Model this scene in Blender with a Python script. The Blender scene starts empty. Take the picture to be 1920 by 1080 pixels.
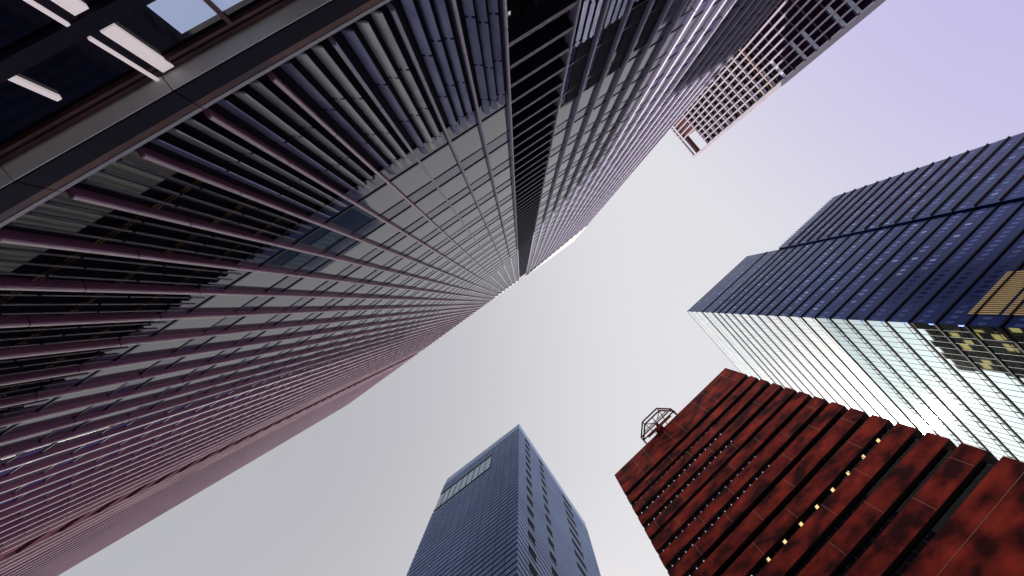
import bpy, math, random
from mathutils import Vector, Matrix
random.seed(7)
R_ = math.radians
scene = bpy.context.scene
col = scene.collection

# ------------------------------------------------------------------ camera
F_PX, PPX, PPY, ZX, ZY = 700.0, 998.0, 451.0, 976.0, 568.0     # solved from the photo's vanishing points (1920 px wide)
up = Vector((ZX - PPX, -(ZY - PPY), -F_PX)).normalized()        # the zenith in camera axes
ax = Vector((1, 0, 0)); ax = (ax - up * ax.dot(up)).normalized()
ay = up.cross(ax)
ROT = Matrix((ax, ay, up))                                      # camera axes -> world
cam_data = bpy.data.cameras.new("camera")
cam_data.sensor_width = 36.0
cam_data.lens = F_PX / 1920 * 36
cam_data.shift_x = (960 - PPX) / 1920
cam_data.shift_y = (PPY - 540) / 1920
cam_data.clip_start = 0.05
cam_data.clip_end = 5000
cam = bpy.data.objects.new("camera", cam_data)
cam.matrix_world = ROT.to_4x4()
col.objects.link(cam)
scene.camera = cam

def project(p):
    c = ROT.transposed() @ Vector(p)
    if c.z > -0.05: return None
    return (PPX + F_PX * c.x / -c.z, PPY - F_PX * c.y / -c.z)

# ------------------------------------------------------------------ light and exposure
SUN_AZ, SUN_EL = Vector((0.10, 0.995)).normalized(), R_(42)
S = Vector((SUN_AZ.x * math.cos(SUN_EL), SUN_AZ.y * math.cos(SUN_EL), math.sin(SUN_EL)))
sun_data = bpy.data.lights.new("sun", 'SUN')
sun_data.energy = 5.0
sun_data.angle = R_(0.5)
sun_data.color = (1.0, 0.93, 0.86)
sun = bpy.data.objects.new("sun", sun_data)
sun.rotation_euler = (-S).to_track_quat('-Z', 'Y').to_euler()
col.objects.link(sun)

scene.view_settings.view_transform = 'Standard'
scene.view_settings.look = 'None'
scene.view_settings.exposure = 0.0
scene.view_settings.gamma = 1.0
scene.cycles.max_bounces = 8
scene.cycles.glossy_bounces = 4
scene.cycles.use_denoising = True
scene.cycles.caustics_reflective = True
scene.cycles.blur_glossy = 0.6
scene.cycles.sample_clamp_indirect = 6.0

world = bpy.data.worlds.new("World"); scene.world = world
world.use_nodes = True
W = world.node_tree; W.nodes.clear()
def wn(t, **kw):
    n = W.nodes.new(t)
    for k, v in kw.items(): setattr(n, k, v)
    return n
sky = wn('ShaderNodeTexSky', sky_type='NISHITA', sun_disc=False)
sky.sun_elevation = SUN_EL
sky.sun_rotation = math.atan2(S.x, S.y)
sky.dust_density = 4.0
sky_mul = wn('ShaderNodeVectorMath', operation='SCALE'); sky_mul.inputs['Scale'].default_value = 0.10
W.links.new(sky.outputs[0], sky_mul.inputs[0])
tc = wn('ShaderNodeTexCoord')
def wdot(v):
    d = wn('ShaderNodeVectorMath', operation='DOT_PRODUCT'); d.inputs[1].default_value = v
    W.links.new(tc.outputs['Generated'], d.inputs[0]); return d.outputs['Value']
def wmap(sock, a, b):
    m = wn('ShaderNodeMapRange', interpolation_type='SMOOTHSTEP')
    m.inputs['From Min'].default_value = a; m.inputs['From Max'].default_value = b
    W.links.new(sock, m.inputs['Value']); return m.outputs['Result']
def wmix(f, a, b):
    m = wn('ShaderNodeMix', data_type='RGBA')
    if isinstance(f, float): m.inputs[0].default_value = f
    else: W.links.new(f, m.inputs[0])
    for i, c in ((6, a), (7, b)):
        if isinstance(c, tuple): m.inputs[i].default_value = (*c, 1)
        else: W.links.new(c, m.inputs[i])
    return m.outputs[2]
cloud = wn('ShaderNodeTexNoise'); cloud.inputs['Scale'].default_value = 1.6; cloud.inputs['Detail'].default_value = 4
W.links.new(tc.outputs['Generated'], cloud.inputs['Vector'])
# high thin overcast: white overhead, greyer away from the sun side, lilac towards the clear part of the sky
c0 = wmix(wmap(wdot((0.80, -0.20, 0)), 0.34, -0.42), (0.83, 0.825, 0.86), (0.505, 0.505, 0.535))
c1 = wmix(wmap(wdot((0.78, -0.62, 0)), 0.44, 1.06), c0, (0.54, 0.47, 0.90))
c2 = wmix(wmap(cloud.outputs['Fac'], 0.35, 0.75), c1, (0.74, 0.73, 0.80))
c3 = wmix(0.14, c1, c2)
low = wmix(wmap(wdot((0, 0, 1)), 0.50, 0.12), c3, (0.12, 0.10, 0.20))
glow = wmix(wmap(wdot((0.0, 0.954, 0.30)), 0.83, 0.95), low, (1.02, 1.02, 1.04))
fin = wmix(0.10, glow, sky_mul.outputs[0])
bg = wn('ShaderNodeBackground'); bg.inputs['Strength'].default_value = 1.0
W.links.new(fin, bg.inputs['Color'])
out = wn('ShaderNodeOutputWorld'); W.links.new(bg.outputs[0], out.inputs['Surface'])

# ------------------------------------------------------------------ materials
def new_mat(name):
    m = bpy.data.materials.new(name); m.use_nodes = True
    return m, m.node_tree, m.node_tree.nodes['Principled BSDF']
def mat(name, color, rough=0.5, metallic=0.0, ior=1.5, color2=None, scale=1.0, stretch=(1, 1, 1), island=None, bump=0.0, rough2=None, lo=0.35, hi=0.7, detail=5):
    """Principled surface; color2 is blended in by noise, island by a random value per pane."""
    m, t, b = new_mat(name)
    b.inputs['Base Color'].default_value = (*color, 1)
    b.inputs['Roughness'].default_value = rough
    b.inputs['Metallic'].default_value = metallic
    b.inputs['IOR'].default_value = ior
    src = None
    if color2 or bump or rough2 is not None:
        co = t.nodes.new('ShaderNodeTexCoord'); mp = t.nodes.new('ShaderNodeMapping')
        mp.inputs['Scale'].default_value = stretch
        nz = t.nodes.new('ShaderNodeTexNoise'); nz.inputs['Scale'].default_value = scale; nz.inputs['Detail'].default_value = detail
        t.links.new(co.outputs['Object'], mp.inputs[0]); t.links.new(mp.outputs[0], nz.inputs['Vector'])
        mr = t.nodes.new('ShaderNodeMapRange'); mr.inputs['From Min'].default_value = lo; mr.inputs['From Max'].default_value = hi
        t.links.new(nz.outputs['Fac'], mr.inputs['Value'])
        if color2:
            mx = t.nodes.new('ShaderNodeMix'); mx.data_type = 'RGBA'
            t.links.new(mr.outputs[0], mx.inputs[0])
            mx.inputs[6].default_value = (*color, 1); mx.inputs[7].default_value = (*color2, 1)
            src = mx.outputs[2]
        if rough2 is not None:
            mq = t.nodes.new('ShaderNodeMapRange'); mq.inputs['To Min'].default_value = rough; mq.inputs['To Max'].default_value = rough2
            t.links.new(nz.outputs['Fac'], mq.inputs['Value']); t.links.new(mq.outputs[0], b.inputs['Roughness'])
        if bump:
            bp = t.nodes.new('ShaderNodeBump'); bp.inputs['Strength'].default_value = bump; bp.inputs['Distance'].default_value = 0.02
            t.links.new(nz.outputs['Fac'], bp.inputs['Height']); t.links.new(bp.outputs[0], b.inputs['Normal'])
    if island:
        g = t.nodes.new('ShaderNodeNewGeometry')
        rp = t.nodes.new('ShaderNodeValToRGB'); rp.color_ramp.interpolation = 'CONSTANT'
        els = rp.color_ramp.elements
        els[0].position = 0; els[0].color = (*island[0][1], 1)
        els[1].position = island[1][0]; els[1].color = (*island[1][1], 1)
        for p, c in island[2:]:
            e = els.new(p); e.color = (*c, 1)
        t.links.new(g.outputs['Random Per Island'], rp.inputs[0]); src = rp.outputs[0]
    if src: t.links.new(src, b.inputs['Base Color'])
    return m
def lamp_mat(name, color, strength):
    m, t, b = new_mat(name)
    b.inputs['Base Color'].default_value = (*color, 1)
    b.inputs['Emission Color'].default_value = (*color, 1)
    b.inputs['Emission Strength'].default_value = strength
    return m
def clear_glass(name, tint=(0.35, 0.45, 0.5), refl=0.12):
    m, t, b = new_mat(name); t.nodes.remove(b)
    tr = t.nodes.new('ShaderNodeBsdfTransparent'); tr.inputs[0].default_value = (*tint, 1)
    gl = t.nodes.new('ShaderNodeBsdfGlossy'); gl.inputs['Roughness'].default_value = 0.03
    fr = t.nodes.new('ShaderNodeFresnel'); fr.inputs['IOR'].default_value = 1.28
    mx = t.nodes.new('ShaderNodeMixShader'); t.links.new(fr.outputs[0], mx.inputs[0])
    t.links.new(tr.outputs[0], mx.inputs[1]); t.links.new(gl.outputs[0], mx.inputs[2])
    t.links.new(mx.outputs[0], t.nodes['Material Output'].inputs['Surface'])
    return m

M = {}
M['pane'] = mat('tower_glass', (0.018, 0.019, 0.034), 0.03, ior=2.1)
M['spandrel'] = mat('spandrel_glass', (0.022, 0.024, 0.095), 0.10, ior=1.65)
M['transom'] = mat('dark_transom', (0.010, 0.008, 0.022), 0.4)
M['mullion'] = mat('mauve_aluminium', (0.36, 0.145, 0.245), 0.42, color2=(0.23, 0.080, 0.185), scale=0.35, stretch=(1, 1, 0.2), metallic=0.25)
M['cap'] = mat('pale_pink_cap', (0.62, 0.52, 0.54), 0.35, metallic=0.2)
M['cap2'] = mat('pale_grey_cap', (0.44, 0.42, 0.50), 0.45, metallic=0.1)
M['mullion3'] = mat('warm_glare_aluminium', (0.74, 0.48, 0.50), 0.42, color2=(0.40, 0.19, 0.28), scale=0.30, stretch=(1, 1, 0.5), metallic=0.2)  # warm reflected glare on the far-left bays painted into the metal
M['mullion2'] = mat('cool_cast_aluminium', (0.33, 0.295, 0.43), 0.42, color2=(0.26, 0.225, 0.37), scale=0.35, stretch=(1, 1, 0.2), metallic=0.25)  # same mullions on the right, with the light's cooler cast painted in
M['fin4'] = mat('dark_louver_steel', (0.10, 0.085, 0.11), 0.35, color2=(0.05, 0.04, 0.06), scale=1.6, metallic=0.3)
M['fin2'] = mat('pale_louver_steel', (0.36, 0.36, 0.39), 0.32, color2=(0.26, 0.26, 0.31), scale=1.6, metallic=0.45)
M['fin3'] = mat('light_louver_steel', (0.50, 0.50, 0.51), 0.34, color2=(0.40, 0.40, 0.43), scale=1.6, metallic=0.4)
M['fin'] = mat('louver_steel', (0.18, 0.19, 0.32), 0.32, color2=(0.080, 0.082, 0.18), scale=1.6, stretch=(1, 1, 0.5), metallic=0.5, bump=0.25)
M['back'] = mat('louver_backing', (0.006, 0.004, 0.014), 0.75, ior=1.2)
M['clere'] = mat('clerestory_sky_reflection', (0.42, 0.42, 0.40), 0.4)  # sky reflected in the glass above the beam, painted as pale panels
M['gold'] = mat('gold_reflection', (0.95, 0.70, 0.28), 0.45, metallic=0.5)
M['darkglass'] = mat('smoked_glass', (0.006, 0.004, 0.014), 0.05, ior=1.5)
M['matte'] = mat('matte_plum_panel', (0.09, 0.040, 0.060), 1.0, ior=1.0)
M['bar'] = mat('recess_bar_paint', (0.016, 0.010, 0.040), 0.45)
M['crown'] = mat('crown_haze_white', (0.80, 0.80, 0.76), 0.5)
M['pinkstone'] = mat('pink_crown_stone', (0.55, 0.30, 0.27), 0.6, color2=(0.45, 0.22, 0.22), scale=0.5)
M['beam'] = mat('beam_metal', (0.86, 0.86, 0.85), 0.35, metallic=0.0, color2=(0.78, 0.77, 0.80), scale=0.6)
M['beamdark'] = mat('beam_dark_metal', (0.012, 0.008, 0.026), 0.55, ior=1.25)
M['copper'] = mat('copper_fascia', (0.15, 0.070, 0.065), 0.4, metallic=0.3, color2=(0.06, 0.028, 0.04), scale=1.2)
M['whitemetal'] = mat('white_strip_metal', (0.80, 0.78, 0.78), 0.35)
M['stripglow'] = lamp_mat('white_strip_glow', (0.95, 0.84, 0.86), 0.45)  # white base strips given emission so they stand out
M['bronze'] = mat('bronze_reflection', (0.16, 0.11, 0.06), 0.4, metallic=0.5)
M['roof'] = mat('roof_membrane', (0.12, 0.11, 0.13), 0.9, color2=(0.08, 0.08, 0.09), scale=0.2)
M['skyglow'] = lamp_mat('sky_reflection_glow', (0.42, 0.50, 0.75), 0.55)
M['ground'] = mat('street_asphalt', (0.05, 0.05, 0.055), 0.9, color2=(0.035, 0.035, 0.04), scale=0.8)
M['pave'] = mat('pavement_concrete', (0.36, 0.35, 0.35), 0.9, color2=(0.28, 0.27, 0.28), scale=0.5)
M['kerb'] = mat('kerb_granite', (0.3, 0.3, 0.31), 0.8)
M['line'] = mat('road_paint', (0.75, 0.74, 0.68), 0.7)
# blue and white office tower
M['bluewin'] = mat('blue_window_glass', (0, 0, 0), 0.12, metallic=0.85, ior=1.3, island=[(0, (0.004, 0.024, 0.105)), (0.30, (0.050, 0.085, 0.26)), (0.60, (0.12, 0.17, 0.42)), (0.90, (0.28, 0.34, 0.62))])
M['bluespan'] = mat('navy_spandrel', (0.003, 0.027, 0.135), 0.30, color2=(0.006, 0.018, 0.100), scale=0.05, metallic=1.0, ior=1.2)
M['ledge'] = mat('dark_brown_ledge', (0.007, 0.004, 0.008), 0.6, ior=1.2)
M['rib'] = mat('mauve_rib_metal', (0.16, 0.11, 0.14), 0.45)
M['whitewin'] = mat('mirror_window_glass', (0.66, 0.83, 0.86), 0.03, metallic=1.0)
M['whitespan'] = mat('white_spandrel_panel', (0.82, 0.87, 0.89), 0.4)
M['frit'] = mat('white_fritted_glass', (0.70, 0.80, 0.83), 0.3, island=[(0, (0.76, 0.85, 0.88)), (0.4, (0.70, 0.81, 0.85)), (0.75, (0.82, 0.88, 0.90))])
M['thin'] = mat('black_window_bar', (0.02, 0.02, 0.02), 0.5)
# red tower
M['red'] = mat('sun_dappled_red_granite', (0.80, 0.072, 0.036), 0.60, color2=(0.075, 0.006, 0.006), scale=0.36, stretch=(0.75, 1, 1.3), bump=0.0, lo=0.30, hi=0.60, ior=1.2, detail=3.5)  # bright and dark mottling paints sun dapples thrown by the glass tower
M['redjoint'] = mat('pale_panel_joint', (0.55, 0.30, 0.18), 0.6)
M['darkjoint'] = mat('dark_panel_joint', (0.05, 0.008, 0.008), 0.8)
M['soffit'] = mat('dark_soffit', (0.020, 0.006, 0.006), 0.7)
M['redglass'] = clear_glass('ribbon_window_glass', (0.7, 0.8, 0.9))
M['interior'] = mat('office_ceiling', (0.03, 0.05, 0.07), 0.9)
M['tube'] = lamp_mat('white_ceiling_tube', (0.9, 0.93, 1.0), 1.1)
M['tubey'] = lamp_mat('yellow_ceiling_lamp', (1.0, 0.66, 0.26), 1.6)
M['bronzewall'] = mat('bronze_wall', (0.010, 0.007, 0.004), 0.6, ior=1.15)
M['litwin'] = lamp_mat('lit_yellow_window', (0.75, 0.50, 0.14), 0.24)
M['rig'] = mat('rig_red_paint', (0.16, 0.02, 0.02), 0.5)
M['rigbeam'] = mat('rig_orange_paint', (0.60, 0.26, 0.12), 0.5)
# blue louvred tower
M['slate'] = mat('slate_blue_panel', (0.135, 0.235, 0.445), 0.40, color2=(0.095, 0.17, 0.36), scale=0.12, metallic=0.7, ior=1.3)
M['slategap'] = mat('navy_groove', (0.010, 0.014, 0.045), 0.5, ior=1.25)
M['slatetop'] = mat('pale_blue_parapet', (0.30, 0.42, 0.60), 0.4, metallic=0.6)
M['slot'] = mat('slot_window_glass', (0.004, 0.004, 0.008), 0.6, ior=1.15)
M['paleglass'] = mat('pale_roof_glass', (0.32, 0.46, 0.56), 0.2, metallic=0.6, color2=(0.22, 0.34, 0.46), scale=0.5)
# white gridded tower
M['grid'] = mat('white_concrete', (0.72, 0.65, 0.74), 0.6, color2=(0.63, 0.55, 0.67), scale=0.3)
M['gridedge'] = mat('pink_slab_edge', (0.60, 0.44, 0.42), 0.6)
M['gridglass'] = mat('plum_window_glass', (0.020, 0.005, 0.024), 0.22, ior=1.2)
M['shadeedge'] = mat('shaded_slab_edge', (0.085, 0.060, 0.13), 0.6)  # violet paints the shade of the lower storeys into their set-back edges
M['green'] = mat('green_window_bar', (0.20, 0.26, 0.06), 0.5)
M['blind'] = mat('pale_blind', (0.70, 0.78, 0.92), 0.6)
M['brownlouver'] = mat('brown_louver', (0.18, 0.06, 0.06), 0.5)
M['violetglass'] = mat('violet_blue_glass', (0.020, 0.016, 0.14), 0.2, ior=1.6)

# ------------------------------------------------------------------ builders
class MB:
    """Collects boxes and quads in a building's own axes; build() links them as ONE mesh object."""
    def __init__(s): s.v, s.f = [], []
    def quad(s, a, b, c, d):
        i = len(s.v); s.v += [tuple(a), tuple(b), tuple(c), tuple(d)]; s.f.append((i, i+1, i+2, i+3)); return s
    def box(s, x0, x1, y0, y1, z0, z1):
        i = len(s.v)
        s.v += [(x, y, z) for z in (z0, z1) for y in (y0, y1) for x in (x0, x1)]
        s.f += [tuple(i+k for k in q) for q in ((0, 2, 3, 1), (4, 5, 7, 6), (0, 1, 5, 4), (1, 3, 7, 5), (3, 2, 6, 7), (2, 0, 4, 6))]
        return s
    def prism(s, prof, x0, x1):
        """profile of (y, z) points extruded along x"""
        n = len(prof); i = len(s.v)
        s.v += [(x0, y, z) for y, z in prof] + [(x1, y, z) for y, z in prof]
        s.f += [(i+k, i+(k+1) % n, i+n+(k+1) % n, i+n+k) for k in range(n)] + [tuple(i+k for k in range(n))[::-1], tuple(i+n+k for k in range(n))]
        return s
    def column(s, prof, z0, z1):
        """plan outline of (x, y) points extruded along z"""
        n = len(prof); i = len(s.v)
        s.v += [(x, y, z0) for x, y in prof] + [(x, y, z1) for x, y in prof]
        s.f += [(i+k, i+(k+1) % n, i+n+(k+1) % n, i+n+k) for k in range(n)] + [tuple(i+k for k in range(n))[::-1], tuple(i+n+k for k in range(n))]
        return s
    def bar(s, a, b, r, sides=6):
        a, b = Vector(a), Vector(b); d = (b - a).normalized()
        u = d.cross(Vector((0, 0, 1)));  u = u.normalized() if u.length > 1e-3 else Vector((1, 0, 0)); w = d.cross(u)
        i = len(s.v)
        for p in (a, b):
            for k in range(sides):
                t = 2 * math.pi * k / sides; s.v.append(tuple(p + (u * math.cos(t) + w * math.sin(t)) * r))
        s.f += [(i+k, i+(k+1) % sides, i+sides+(k+1) % sides, i+sides+k) for k in range(sides)]
        s.f += [tuple(i+k for k in range(sides))[::-1], tuple(i+sides+k for k in range(sides))]
        return s
    def build(s, name, m, parent=None, kind=None):
        me = bpy.data.meshes.new(name); me.from_pydata(s.v, [], s.f); me.update()
        me.materials.append(m)
        o = bpy.data.objects.new(name, me); col.objects.link(o)
        if parent: o.parent = parent
        if kind: o['kind'] = kind
        return o
def thing(name, label, cat, loc, rot):
    o = bpy.data.objects.new(name, None); o.location = loc; o.rotation_euler = (0, 0, rot)
    o['label'] = label; o['category'] = cat; col.objects.link(o); return o
def to_world(t, p):
    return Matrix.Rotation(t.rotation_euler.z, 3, 'Z') @ Vector(p) + Vector(t.location)
def seen_area(t, q):
    pts = [project(to_world(t, p)) for p in q]
    if any(p is None for p in pts): return 0.0
    cx = sum(p[0] for p in pts) / 4; cy = sum(p[1] for p in pts) / 4
    if not (-20 < cx < 1940 and -20 < cy < 1100): return 0.0
    a = 0
    for i in range(4):
        x0, y0 = pts[i]; x1, y1 = pts[(i+1) % 4]; a += x0 * y1 - x1 * y0
    return abs(a) / 2
def panes(t, name, quads, m, most=100):
    """the panes that show largest become parts of their own, the rest one part"""
    order = sorted(quads, key=lambda q: -seen_area(t, q))
    for q in order[:most]: MB().quad(*q).build(name, m, t)
    if len(order) > most:
        b = MB()
        for q in order[most:]: b.quad(*q)
        b.build(name, m, t, 'stuff')
def jitter(q, amt):
    """a pane set a hair out of plane, as glazing always is"""
    c = sum((Vector(p) for p in q), Vector()) / 4
    e1 = (Vector(q[1]) - Vector(q[0])); e2 = (Vector(q[3]) - Vector(q[0])); n = e1.cross(e2).normalized()
    a, b = random.gauss(0, amt), random.gauss(0, amt)
    return [tuple(Vector(p) + n * ((Vector(p) - c).dot(e1.normalized()) * a + (Vector(p) - c).dot(e2.normalized()) * b)) for p in q]

GZ = -1.6                                                       # street level below the camera

# ------------------------------------------------------------------ the setting: street
g = MB().quad((-1500, -1500, GZ), (1500, -1500, GZ), (1500, 1500, GZ), (-1500, 1500, GZ)).build('ground', M['pave']); g['kind'] = 'structure'
rd = MB(); a36 = R_(-36)
def strip(name, m, y0, y1, z0, z1, x0=-400, x1=400):
    o = MB().box(x0, x1, y0, y1, z0, z1).build(name, m); o.rotation_euler = (0, 0, a36); o['kind'] = 'structure'; return o
strip('road', M['ground'], 3.0, 15.0, GZ - 0.3, GZ + 0.004)
strip('kerb', M['kerb'], 2.7, 3.0, GZ - 0.2, GZ + 0.13)
strip('kerb', M['kerb'], 15.0, 15.3, GZ - 0.2, GZ + 0.13)
strip('road_marking', M['line'], 8.9, 9.05, GZ - 0.2, GZ + 0.008)

# ------------------------------------------------------------------ 1. the tall curtain-walled tower on the left
D = 8.07
nrm = Vector((-math.sin(a36), math.cos(a36), 0))
T = thing('glass_tower', 'tallest tower, dark glass curtain wall ribbed with mauve vertical mullions, filling the left half', 'skyscraper', tuple(-nrm * D) , a36)
T.location.z = 0
BAY, X0 = 1.69, -0.03
KL, KR = -46, 20                                                # bay lines from the far left corner to the right corner
bx = lambda k: X0 + BAY * k
TOP = 158.0
NOTCH = [(3, 5), (-27, -25)]                                    # recessed slots, in bay lines
def in_notch(k): return any(a <= k < b for a, b in NOTCH)
XL, XR = bx(KL), bx(KR)
MB().box(XL + 0.02, XR - 0.02, -32, -1.6, GZ, TOP - 0.4).build('wall', M['bar'], T)
MB().box(XL + 0.02, XR - 0.02, -32.3, -1.2, TOP - 0.39, TOP + 0.2).build('roof', M['roof'], T)
runs, k = [], KL
while k < KR:
    if in_notch(k): k += 1; continue
    j = k
    while j < KR and not in_notch(j): j += 1
    runs.append((k, j)); k = j
H0 = 15.5
glass = []
for fl in range(-2, 36):
    zb = H0 + 4 * fl; zs = zb + 1.35; zt = min(zb + 4.0, TOP)
    if fl >= 0:
        b = MB()
        for a, c in runs: b.box(bx(a), bx(c), -0.25, -0.015, zb, zs)
        b.build('spandrel', M['spandrel'], T)
        b = MB()
        for a, c in runs: b.box(bx(a), bx(c), -0.2, 0.03, zs - 0.05, zs + 0.05).box(bx(a), bx(c), -0.2, 0.03, zb - 0.05, zb + 0.05)
        b.build('transom', M['transom'], T)
        if zt - zs < 0.5: continue
        for a, c in runs:
            for k in range(a, c):
                q = [(bx(k), 0, zs), (bx(k + 1), 0, zs), (bx(k + 1), 0, zt), (bx(k), 0, zt)]
                glass.append(jitter(q, 0.0035))
panes(T, 'window', glass, M['pane'])
# vertical mullions, with an open joint at every floor
def mullion(k, w=0.125, dp=0.27, z0=8.46, z1=TOP + 0.3, back=-0.2):
    x = bx(k); b = MB(); z = z0; top = H0 - 4
    while z < z1:
        while top <= z + 0.02: top += 4.0
        e = min(top, z1)
        ch = min(0.02, (dp - back) / 3)
        b.column([(x - w/2, back), (x + w/2, back), (x + w/2, dp - ch), (x + w/2 - ch, dp), (x - w/2 + ch, dp), (x - w/2, dp - ch)], z, e - 0.04)
        b.box(x - w/2 + 0.02, x + w/2 - 0.02, back, dp - 0.02, e - 0.04, e)
        z = e
    return b
for k in range(KL, KR + 1):
    if any(a < k < b for a, b in NOTCH): continue
    mm = mullion(k, dp=0.23).build('mullion', (M['mullion3'] if -30 <= k <= -24 else M['mullion']) if k < 0 else M['mullion2'], T)
    mullion(k, w=0.085, dp=0.275, back=0.22).build('cap', M['cap'] if k < 0 else M['cap2'], mm)
# louvres hung before the lower floors
cnt = 0
ex, ey = 0.78, 0.63                                             # the blades all stand at one slant
for k in sorted(range(-24, 9), key=abs):
    if in_notch(k): continue
    if k >= 5: ex, ey = 0.995, 0.10
    else: ex, ey = 0.78, 0.63
    for j in range(3):
        if cnt >= 100: break
        x = bx(k) + BAY * (j + 1) / 4 + 0.02; hl = 0.155 if -4 < k < 5 else 0.12; th = 0.018
        ztop = 16.2 if k < 3 else 15.4 - 0.5 * (k > 6)
        b = MB(); z = 8.47 - 0.6 * random.random(); step = 2.35
        P = lambda u, w: (x + ex * u - ey * w, 0.135 + ey * u + ex * w)
        full = [P(-hl, -th), P(-hl * 0.3, -th - 0.03), P(hl * 0.5, -th - 0.03), P(hl, -th), P(hl, th), P(-hl, th)]
        neck = [P(-0.05, -th), P(0.05, -th), P(0.05, th), P(-0.05, th)]
        while z < ztop - 0.05:
            e = min(z + step, ztop)
            b.column(full, max(z, 8.3), e - 0.09); b.column(neck, e - 0.09, e); z = e
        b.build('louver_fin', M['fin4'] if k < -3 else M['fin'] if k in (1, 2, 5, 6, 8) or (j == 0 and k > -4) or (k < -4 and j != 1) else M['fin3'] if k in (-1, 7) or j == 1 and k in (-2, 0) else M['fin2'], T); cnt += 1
b = MB()
for a, c in runs: b.box(bx(a), bx(c), -0.3, -0.06, 8.3, H0 - 0.06)
b.build('louver_backing', M['back'], T)
for k in range(-26, -3):
    if not in_notch(k): MB().box(bx(k) + 0.30, bx(k + 1) - 0.12, -0.059, -0.03, 8.45, 9.72).build('sky_reflection_panel', M['clere'], T)
for k in range(5, 9): MB().box(bx(k) + 0.66, bx(k + 1) - 0.09, 0.004, 0.03, 15.5, 20.9 - 0.9 * (k == 8)).build('dark_shutter', M['back'], T)
for z in (10.3, 12.3, 14.3):
    b = MB()
    for a, c in runs[1:2]:
        if a < 0: b.box(bx(a), bx(-3), -0.05, 0.015, z, z + 0.05).box(bx(a), bx(-3), -0.05, 0.015, z + 0.12, z + 0.17).box(bx(a), bx(-3), -0.05, -0.02, z + 0.05, z + 0.12)
    b.build('lattice_reflection', M['bronze'], T)  # thin bronze bars added to imitate a lattice reflected in the dark glass
# recessed slots with rows of horizontal bars
for a, c in NOTCH:
    x0, x1 = bx(a), bx(c)
    MB().quad((x0, -1.2, 8.3), (x1, -1.2, 8.3), (x1, -1.2, TOP), (x0, -1.2, TOP)).build('slot_glass', M['pane'] if a == 3 else M['bar'], T)
    for xx, sgn in ((x0, -1), (x1, 1)): MB().box(min(xx, xx + sgn * 0.07), max(xx, xx + sgn * 0.07), -1.3, -0.3, 8.3, TOP).build('slot_side', M['mullion'] if a == 3 and sgn > 0 else M['bar'], T)
    if a == 3: MB().box((x0 + x1) / 2 - 0.05, (x0 + x1) / 2 + 0.05, -1.15, -0.45, 8.3, TOP - 18).build('slot_post', M['bar'], T)
    if a == 3:
        z = 12.3; n_ = 0
        while z < TOP - 16 and n_ < 100:
            MB().box(x0 + 0.08, x1 - 0.10, -0.42, 0.22, z, z + 0.22).build('slot_bar', M['bar'], T); z += 1.33; n_ += 1
        MB().box(x0 + 0.08, x1 - 0.08, -0.9, -0.3, TOP - 16, TOP).build('slot_crown', M['pinkstone'], T)
    else:
        MB().box(x0 + 0.08, x1 - 0.08, -0.29, -0.03, 8.3, TOP).build('slot_panel', M['matte'], T)
        for z in range(12, 150, 3): MB().box(x0 + 0.08, x1 - 0.08, -0.02, 0.24, z, z + 1.1).build('slot_bar', M['matte'], T)
# white screens added to paint sun and haze whitening the crown
for k in range(5, KR):
    zc = 157 - (k - 5) * 2.4
    MB().box(bx(k) + 0.10, bx(k + 1) - 0.10, 0.02, 0.36, zc, TOP + 0.2).build('crown_haze', M['crown'], T)
for k in range(-4, 3):
    MB().box(bx(k) + 0.10, bx(k) + 0.55, 0.02, 0.25, TOP - 10, TOP + 0.1).build('crown_haze', M['crown'], T)
# the ledge beam
seams = [XL, -40, -31, -24.3, -18.3, -12.9, -6.62, -3.27, 2.0, 8.7, 15.4, 22, XR]
for a, c in zip(seams, seams[1:]):
    a, c = a + 0.012, c - 0.012
    MB().prism([(-0.1, 7.22), (0.08, 7.22), (0.36, 7.285), (0.36, 7.30), (-0.1, 7.30)], a, c).build('beam_underside', M['beam'], T)
    MB().prism([(-0.1, 7.31), (0.345, 7.31), (0.365, 7.34), (0.365, 7.78), (-0.1, 7.78)], a, c).build('beam_face', M['beamdark'], T)
    MB().prism([(-0.1, 7.785), (0.36, 7.785), (0.345, 7.96), (-0.1, 7.96)], a, c).build('beam_fascia', M['copper'], T)
    MB().prism([(-0.1, 7.975), (0.355, 7.975), (0.355, 8.07), (0.05, 8.28), (-0.1, 8.28)], a, c).build('beam_sill', M['cap2'], T)

# the glazed base below the beam
gq = []
cols_ = [XL, -60, -50, -40, -30, -20, -12, -8.2, -6.4, -4.74, -3.3, -1.50, 0.2, 2.0, 4.0, 7, 11, 16, 22, XR]
for a, c in zip(cols_, cols_[1:]):
    for z0, z1 in ((GZ, 2.0), (2.0, 4.2), (4.2, 5.72), (5.95, 6.95)):
        gq.append([(a, -0.05, z0), (c, -0.05, z0), (c, -0.05, z1), (a, -0.05, z1)])
panes(T, 'shop_window', gq, M['darkglass'])
MB().box(XL, XR, -0.3, 0.06, 5.70, 5.97).build('base_transom', M['beamdark'], T)
MB().box(XL, XR, -0.3, 0.05, 6.95, 7.02).build('base_transom', M['copper'], T)
MB().box(XL, XR, -0.3, 0.03, 7.02, 7.08).build('base_transom', M['beamdark'], T)
MB().box(XL, XR, -0.3, 0.045, 7.08, 7.19).build('base_transom', M['copper'], T)
for x in (-9.8, -6.4, -4.74, -1.50, 2.0, 4.0): MB().box(x - 0.045, x + 0.045, -0.05, 0.05, GZ, 6.66 if x == -4.74 else 6.95).build('base_post', M['stripglow'] if x == -4.74 else M['copper'], T)
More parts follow.
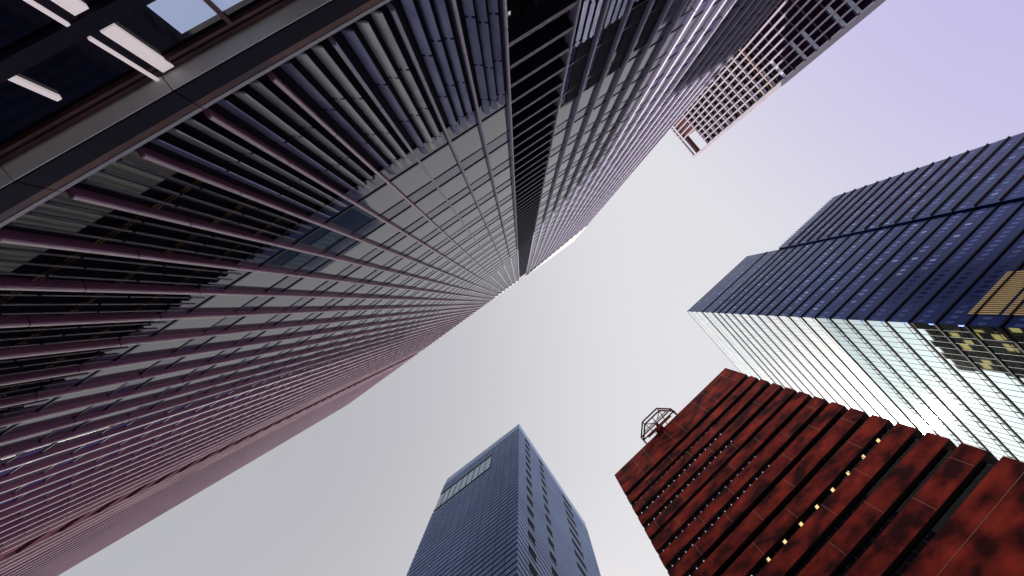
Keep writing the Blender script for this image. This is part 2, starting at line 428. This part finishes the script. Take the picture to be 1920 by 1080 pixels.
for z0, z1 in ((GZ, 5.68), (5.99, 7.2)):
    MB().box(-3.40, -3.34, -0.02, 0.10, z0, z1).build('base_strip', M['stripglow'], T)
    MB().box(-3.34, -3.17, -0.04, 0.04, z0, z1).build('base_groove', M['beamdark'], T)
    MB().box(-3.17, -2.93, -0.02, 0.08, z0, z1 - 0.07).build('base_strip', M['stripglow'], T)
MB().box(-2.32, -1.54, -0.03, -0.02, 5.99, 6.73).build('ceiling_light_and_sky_glow', M['skyglow'], T)  # glowing panels added for the sky reflected in the base glazing
MB().box(-1.45, -0.70, -0.03, -0.02, 5.99, 6.73).build('ceiling_light_and_sky_glow', M['skyglow'], T)

# ------------------------------------------------------------------ 2. the blue and white office tower on the right
a40 = R_(-40)
d40 = Vector((math.cos(a40), math.sin(a40), 0)); n40 = Vector((-math.sin(a40), math.cos(a40), 0))
HB = 142.0; UW, VB = 0.3255 * HB, 0.3020 * HB
B = thing('office_tower', 'stepped office tower with one navy blue face and one white mirrored face', 'skyscraper', tuple(d40 * UW + n40 * VB), a40)
WX = 32.9; HW = 123.5; WX2 = 0.875 * HW - UW; YD = 62.0
MB().box(0.3, WX, 0.3, YD, GZ, HB - 0.6).build('wall', M['bluespan'], B)
MB().box(0.02, WX - 0.02, 0.02, YD, HB - 0.6, HB).build('roof', M['roof'], B)
MB().box(WX + 0.01, WX2, -0.15, 50, GZ, HW - 0.6).build('wing', M['bluespan'], B)
MB().box(WX + 0.02, WX2, -0.40, 50, HW - 0.6, HW).build('roof', M['roof'], B)
lines = [129.8, 122.7] + [119.0 - 3.93 * i for i in range(29)]
def rows(top):
    ls = [l for l in [top] + lines if l <= top]
    return list(zip(ls, ls[1:] + [ls[-1] - 3.93]))
bq, wq = [], []
for zt, zb in rows(HB - 0.5):
    n = max(1, round((zt - zb) / 3.93))
    for i in range(n):
        z1 = zt - (zt - zb) * i / n; z0 = zt - (zt - zb) * (i + 1) / n
        x = 0.0
        while x < WX - 0.5:
            bq.append([(x + 0.20, 0, z0 + 1.7), (x + 0.78, 0, z0 + 1.7), (x + 0.78, 0, z1 - 1.2), (x + 0.20, 0, z1 - 1.2)]); x += 1.18
        y = 0.0
        while y < YD - 1:
            wq.append(jitter([(0, y + 1.18, z0 + 1.0), (0, y + 0.03, z0 + 1.0), (0, y + 0.03, z1 - 0.16), (0, y + 1.18, z1 - 0.16)], 0.004)); y += 1.21
        MB().box(0.06, 0.32, 0.02, YD, z0 + 0.12, z0 + 1.0).build('spandrel', M['whitespan'] if z0 > 78 else M['whitewin'], B)
for zt, zb in rows(HW - 0.5):
    n = max(1, round((zt - zb) / 3.93))
    for i in range(n):
        z1 = zt - (zt - zb) * i / n; z0 = zt - (zt - zb) * (i + 1) / n
        x = WX + 0.6
        while x < WX2 - 0.5:
            bq.append([(x + 0.20, -0.42, z0 + 1.7), (x + 0.78, -0.42, z0 + 1.7), (x + 0.78, -0.42, z1 - 1.2), (x + 0.20, -0.42, z1 - 1.2)]); x += 1.18
panes(B, 'blue_window', bq, M['bluewin'])
panes(B, 'mirror_window', [q for q in wq if q[0][2] <= 78], M['whitewin'])
panes(B, 'fritted_window', [q for q in wq if q[0][2] > 78], M['frit'])
MB().box(0.02, WX, 0.02, 0.28, GZ, HB - 0.62).build('blue_facade', M['bluespan'], B)
MB().box(WX + 0.02, WX2, -0.40, -0.16, GZ, HW - 0.62).build('wing_facade', M['bluespan'], B)
for z in lines:
    MB().box(-0.02, WX, -0.14, 0.0, z - 0.16, z + 0.14).build('ledge', M['ledge'], B)
    MB().box(-0.16, 0.02, 0.01, YD, z - 0.16, z + 0.12).build('ledge', M['ledge'], B)
    if z < HW - 2: MB().box(WX + 0.5, WX2, -0.72, -0.41, z - 0.08, z + 0.10).build('wing_rib', M['rib'], B)
for i in range(22):  # slats added to paint a gold reflection on the blue face
    x = 2.4 + i * 0.44; zt_ = 53.2
    for z0_, z1_ in ((49.6, 53.1), (45.7, 49.2), (41.8, 45.3), (37.9, 41.4)): MB().box(x, x + 0.24, -0.08, -0.02, z0_, z1_).build('gold_reflection', M['gold'], B)
y = 1.2; nb = 0
while y < YD - 1 and nb < 100:
    MB().box(-0.05, 0.07, y, y + 0.05, GZ, 78).build('window_bar', M['thin'], B); y += 1.21; nb += 1
# ------------------------------------------------------------------ 3. the red banded tower
HR = 86.0; VR = 0.4722 * HR; UL, UR = -0.0905 * HR, 0.3028 * HR
RT = thing('red_tower', 'red granite tower with projecting horizontal bands and dark ribbon windows', 'office building', tuple(d40 * UL + n40 * VR), a40)
LX = UR - UL; DEP = 35.5
tops = [VR * t for t in (1.892, 1.810, 1.724, 1.640, 1.563, 1.483, 1.403, 1.323, 1.243, 1.162, 1.079, 0.997, 0.913)]
NE = 1.1                                                       # the bands run on past the end wall
RC = 0.34                                                       # how far the windows sit behind the bands
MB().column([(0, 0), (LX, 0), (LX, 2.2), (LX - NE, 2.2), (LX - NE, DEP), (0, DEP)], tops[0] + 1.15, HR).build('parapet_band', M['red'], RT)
MB().box(0.3, LX - NE - 0.2, 0.3, DEP - 0.3, HR + 0.001, HR + 0.02).build('roof', M['roof'], RT)
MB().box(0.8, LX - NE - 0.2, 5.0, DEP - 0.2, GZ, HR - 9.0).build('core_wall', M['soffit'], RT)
lights = []; ly = []
zprev = tops[0] + 1.15
for i, zt in enumerate(tops):
    zb = zt - 2.25
    if i == len(tops) - 1: zb = GZ
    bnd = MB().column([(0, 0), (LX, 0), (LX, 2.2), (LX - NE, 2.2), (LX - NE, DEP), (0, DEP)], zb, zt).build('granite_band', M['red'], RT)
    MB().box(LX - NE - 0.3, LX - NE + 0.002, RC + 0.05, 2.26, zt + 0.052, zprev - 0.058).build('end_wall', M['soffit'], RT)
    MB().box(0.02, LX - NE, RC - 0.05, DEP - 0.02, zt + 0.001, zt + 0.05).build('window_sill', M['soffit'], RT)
    rw = MB().quad((0.3, RC, zt + 0.05), (LX - NE, RC, zt + 0.05), (LX - NE, RC, zprev - 0.06), (0.3, RC, zprev - 0.06)).build('ribbon_window', M['redglass'], RT)
    b = MB().box(0.3, LX - NE, RC - 0.04, RC + 0.04, zt + 0.052, zt + 0.10).box(0.3, LX - NE, RC - 0.04, RC + 0.04, zprev - 0.11, zprev - 0.058)
    x = 0.5
    while x < LX - NE - 0.1:
        b.box(x - 0.03, x + 0.03, RC - 0.038, RC + 0.038, zt + 0.09, zprev - 0.10); x += 1.3
    b.build('window_frame', M['thin'], rw)
    MB().column([(0.02, 0.02), (LX - 0.02, 0.02), (LX - 0.02, 2.18), (LX - NE - 0.01, 2.18), (LX - NE - 0.01, DEP - 0.02), (0.02, DEP - 0.02)], zprev - 0.055, zprev - 0.002).build('soffit', M['soffit'], RT)
    x = 0.9; j = 0
    while x < LX * (0.62 if i < 9 else 0.5):
        if 1 <= i <= 9 and i != 9: lights.append((x, zprev - 0.34))
        x += 1.3; j += 1
    zprev = zb
lights.sort(key=lambda l: -(l[1]) )
for n_, (x, z) in enumerate(lights):
    if n_ >= 100: break
    MB().box(x, x + 0.12, RC + 0.06, RC + 0.62, z, z + 0.04).build('ceiling_light_and_sky_glow', M['tube'], RT)
zl = tops[8] - 2.25 - 0.12
for j in range(10):
    MB().box(5.2 + j * 2.83, 5.6 + j * 2.83, RC + 0.10, RC + 0.45, zl + 0.0, zl + 0.05).build('soffit_lamp', M['tubey'], RT)
# panel joints on the bands, and the big panels low down
joints = []
x = 2.2; i = 0
while x < LX:
    for bi, (zt, zb) in enumerate([(HR, tops[0] + 1.15)] + [(t, t - 2.25) for t in tops[:-1]]):
        if (bi + i) % 2 == 0 or bi == 0: joints.append(MB().box(x - 0.03, x + 0.03, -0.012, 0.0, zb + 0.02, zt - 0.02))
    x += 2.95; i += 1
for j, b in enumerate(joints[:98]): b.build('panel_joint', M['redjoint'] if j % 3 else M['darkjoint'], RT)
for z in (35.1, 31.2, 27.3, 23.4): MB().box(0, LX, -0.012, 0.0, z, z + 0.05).build('course_joint', M['redjoint'], RT)
# its side towards the mirrored tower: bronze with lit windows
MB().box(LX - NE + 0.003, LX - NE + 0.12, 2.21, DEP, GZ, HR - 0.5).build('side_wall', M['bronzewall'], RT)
lq = []
for fl in range(2, 23):
    for c in range(12):
        if random.random() < 0.30:
            y = 2.6 + c * 2.65; z = 3 + fl * 3.6
            if z < HR - 4: lq.append([(LX - NE + 0.13, y, z), (LX - NE + 0.13, y + 1.9, z), (LX - NE + 0.13, y + 1.9, z + 1.5), (LX - NE + 0.13, y, z + 1.5)])
for q in lq[:100]: MB().quad(*q).build('lit_window', M['litwin'], RT)
# the steel rig over its roof edge
G = thing('roof_rig', 'open octagonal steel rig with orange beam jutting past the roof edge of the red tower', 'roof rig', tuple(d40 * 6.3 + n40 * (VR - 0.3)) , a40)
G.location.z = HR + 0.6
o_ = [(-4.6, 0.9), (-4.6, -0.4), (-2.2, -2.6), (2.2, -2.6), (4.6, -0.4), (4.6, 0.9)]
for zz in (0.0, 1.6):
    b = MB()
    for p, q in zip(o_, o_[1:]): b.bar((*p, zz), (*q, zz), 0.17)
    b.bar((-4.6, -0.4, zz), (4.6, -0.4, zz), 0.16); b.build('ring_frame', M['rig'], G)
for p in o_: MB().bar((*p, 0), (*p, 1.6), 0.11).build('post', M['rig'], G)
for p, q in (((-2.2, -2.6), (-1.6, 0.6)), ((2.2, -2.6), (1.6, 0.6)), ((0, -2.6), (0, 0.6)), ((-3.4, -1.5), (3.4, -1.5)), ((-2.2, -2.6), (0, -1.0)), ((2.2, -2.6), (0.6, -1.5))):
    MB().bar((*p, 0.05), (*q, 0.05), 0.10).build('brace', M['rig'], G)
MB().box(-3.4, 3.4, -0.45, -0.05, -0.25, 0.25).build('orange_beam', M['rigbeam'], G)
MB().box(-1.4, 0.6, 0.0, 0.55, -0.2, 0.5).box(-0.5, 0.2, -0.9, -0.3, -0.1, 0.4).build('cradle', M['rig'], G)
MB().bar((-4.6, 0.9, -0.6), (-4.6, 0.9, 0), 0.09).bar((4.6, 0.9, -0.6), (4.6, 0.9, 0), 0.09).box(-4.8, 4.8, 0.8, 2.0, -0.58, -0.3).build('roof_support', M['rig'], G)

# ------------------------------------------------------------------ 4. the slate blue tower at the bottom
a35 = R_(-35.5)
d35 = Vector((math.cos(a35), math.sin(a35), 0)); n35 = Vector((-math.sin(a35), math.cos(a35), 0))
HS = 110.0
def frame_at(px, py, H, d, n):
    c = ROT @ Vector((px - PPX, -(py - PPY), -F_PX)); p = Vector((c.x / c.z * H, c.y / c.z * H, 0)); return p.dot(d), p.dot(n)
u0, v0 = frame_at(973, 795, HS, d35, n35)
uL, _ = frame_at(837, 895, HS, d35, n35)
_, v1 = frame_at(1102, 975, HS, d35, n35)
C = thing('slate_tower', 'slate blue tower with fine horizontal cladding lines, its corner pointing up from the bottom edge', 'skyscraper', tuple(d35 * u0 + n35 * v0), a35)
wL, wR = u0 - uL, v1 - v0                                       # left face runs to x = -wL, right face to y = +wR
MB().box(-wL, -0.0, 0.0, wR, GZ, HS - 3.2).build('wall', M['slategap'], C)
MB().box(-wL - 0.05, 0.05, -0.05, wR + 0.05, HS - 3.19, HS - 0.1).build('parapet', M['slatetop'], C)
MB().box(-wL, 0, 0, wR, HS - 0.099, HS).build('roof', M['roof'], C)
z = HS - 3.35; pitch = 1.22; wz0, wz1 = 94.2, 101.6; wx = -27.3 - u0
slots = [(29.3 - v0, 31.2 - v0), (35.5 - v0, 37.3 - v0), (45.7 - v0, 49.8 - v0)]
nb = 0
while z > 20 and nb < 98:
    b = MB(); zz = z - 0.88
    if wz0 < z and zz < wz1: b.box(wx + 0.1, 0.13, -0.13, -0.001, zz, z)
    else: b.box(-wL - 0.1, 0.13, -0.13, -0.001, zz, z)
    b.box(0.001, 0.12, 0.0, wR + 0.1, zz, z)
    b.build('cladding_band', M['slate'], C); z -= pitch; nb += 1
MB().box(-wL - 0.02, wx, -0.05, 0.2, wz0 + 0.1, wz1 - 0.1).build('roof_window', M['paleglass'], C)
b = MB().box(-wL - 0.06, wx + 0.12, -0.16, -0.06, wz0 - 0.15, wz0 + 0.12).box(-wL - 0.06, wx + 0.12, -0.16, -0.06, wz1 - 0.12, wz1 + 0.15).box(wx - 0.1, wx + 0.12, -0.16, -0.06, wz0 + 0.12, wz1 - 0.12)
rwf = bpy.data.objects['roof_window']; b.build('window_frame', M['thin'], rwf)
for i in range(9):
    x = -wL + 1.5 + (wx + wL) * i / 9; MB().box(x - 0.05, x + 0.05, -0.11, -0.05, wz0 + 0.13, wz1 - 0.13).build('window_bar', M['slategap'], rwf)
for a, c in slots:
    z = HS - 4.6
    while z > 40:
        MB().box(0.002, 0.14, a + 0.02, c - 0.02, z - 1.6, z).build('slot_window', M['slot'], C); z -= 3.66
for i in range(1, 12): MB().box(-wL * i / 12 - 0.04, -wL * i / 12 + 0.04, -0.136, -0.131, 20, wz0 - 0.2 if wL * i / 12 > -wx else HS - 3.3).build('cladding_joint', M['slategap'], C)

# ------------------------------------------------------------------ 5. the white gridded tower at the top right
a36b = R_(-36.5)
d36 = Vector((math.cos(a36b), math.sin(a36b), 0)); n36 = Vector((-math.sin(a36b), math.cos(a36b), 0))
HL = 150.0
uF, vE = frame_at(1300, 292, HL, d36, n36)
_, vP = frame_at(1310, 291, HL, d36, n36)
L = thing('grid_tower', 'white concrete gridded tower, sunlit at the top and in shade below', 'skyscraper', tuple(d36 * uF + n36 * vE), a36b)
# face at x = 0 looking to -x, running along -y; pier at y 0 .. PW
PW = max(1.3, vP - vE); NB = 16; BW = 2.03
YL = -NB * BW
MB().box(1.1, 26, YL, -0.6, GZ, HL - 12).build('wall', M['gridglass'], L)
MB().box(1.1, 26, YL, -4 * BW - 0.1, HL - 11.99, HL - 0.8).build('penthouse_wall', M['brownlouver'], L)
MB().box(-0.25, 1.9, 0.05, PW, GZ, HL + 0.6).build('corner_pier', M['grid'], L)
MB().box(-0.2, 26, YL, 0.04, HL - 1.2, HL).build('roof_beam', M['gridedge'], L) if False else None
MB().box(-0.25, 0.5, YL, 0.04, HL - 0.7, HL).build('roof_beam', M['grid'], L)
MB().box(1.2, 1.5, -4 * BW, 0.0, HL - 2.6, HL - 0.9).build('roof_beam', M['brownlouver'], L)
MB().box(2.0, 2.3, -4 * BW, 0.0, HL - 2.9, HL - 1.2).build('roof_beam', M['brownlouver'], L)
for k in range(1, NB + 1):
    y = -k * BW
    top = HL - 0.71 if k >= 4 else HL - 11.9
    b = MB().box(-0.3, 0.42, y - 0.20, y + 0.20, GZ, top)
    b.build('fin', M['grid'], L)
lv = [HL - 12.0 - 3.93 * i for i in range(36)]
win = []
for i, z in enumerate(lv):
    if z < 2: break
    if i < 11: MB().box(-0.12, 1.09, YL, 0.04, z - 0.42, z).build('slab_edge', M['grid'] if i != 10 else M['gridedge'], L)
    else: MB().box(0.52, 1.09, YL, 0.04, z - 0.42, z).build('slab_edge', M['shadeedge'], L)
    if i < 11: MB().box(0.62, 0.72, YL, 0.02, z - 2.35, z - 2.2).build('green_bar', M['green'], L)
    for k in range(NB):
        y = -k * BW
        win.append([(0.75, y - 0.2, z - 3.95), (0.75, y - BW + 0.2, z - 3.95), (0.75, y - BW + 0.2, z - 0.45), (0.75, y - 0.2, z - 0.45)])
panes(L, 'window', win, M['gridglass'])
nbl = 0
for i, z in enumerate(lv[:26]):
    for k in range(3):
        if (i < 3 and k == 0) or i in (1, 4, 6, 9) and k == 2 or i in (2, 5, 7) and k == 0 or i in (12, 15, 18): continue
        y = -k * BW
        MB().box(0.45, 0.50, y - BW + 0.22, y - 0.22, z - 1.45 if i > 10 else z - 1.05, z - 0.44).build('blind', M['blind'], L); nbl += 1

# ------------------------------------------------------------------ 6. the low violet building past the tall tower's far corner
V = thing('far_block', 'violet blue glass block just showing beyond the far left corner of the tallest tower', 'building', tuple(-nrm * 7.2 + Vector((math.cos(a36), math.sin(a36), 0)) * -84), a36)
MB().box(-60, 0, -25, 0, GZ, 66).build('wall', M['violetglass'], V)
MB().box(-60.1, 0.1, -25, 0.1, 66.001, 66.8).build('roof', M['roof'], V)
for i in range(16): MB().box(-60, 0.05, 0.001, 0.10, 4 + 4 * i, 4.4 + 4 * i).build('ledge', M['bar'], V)
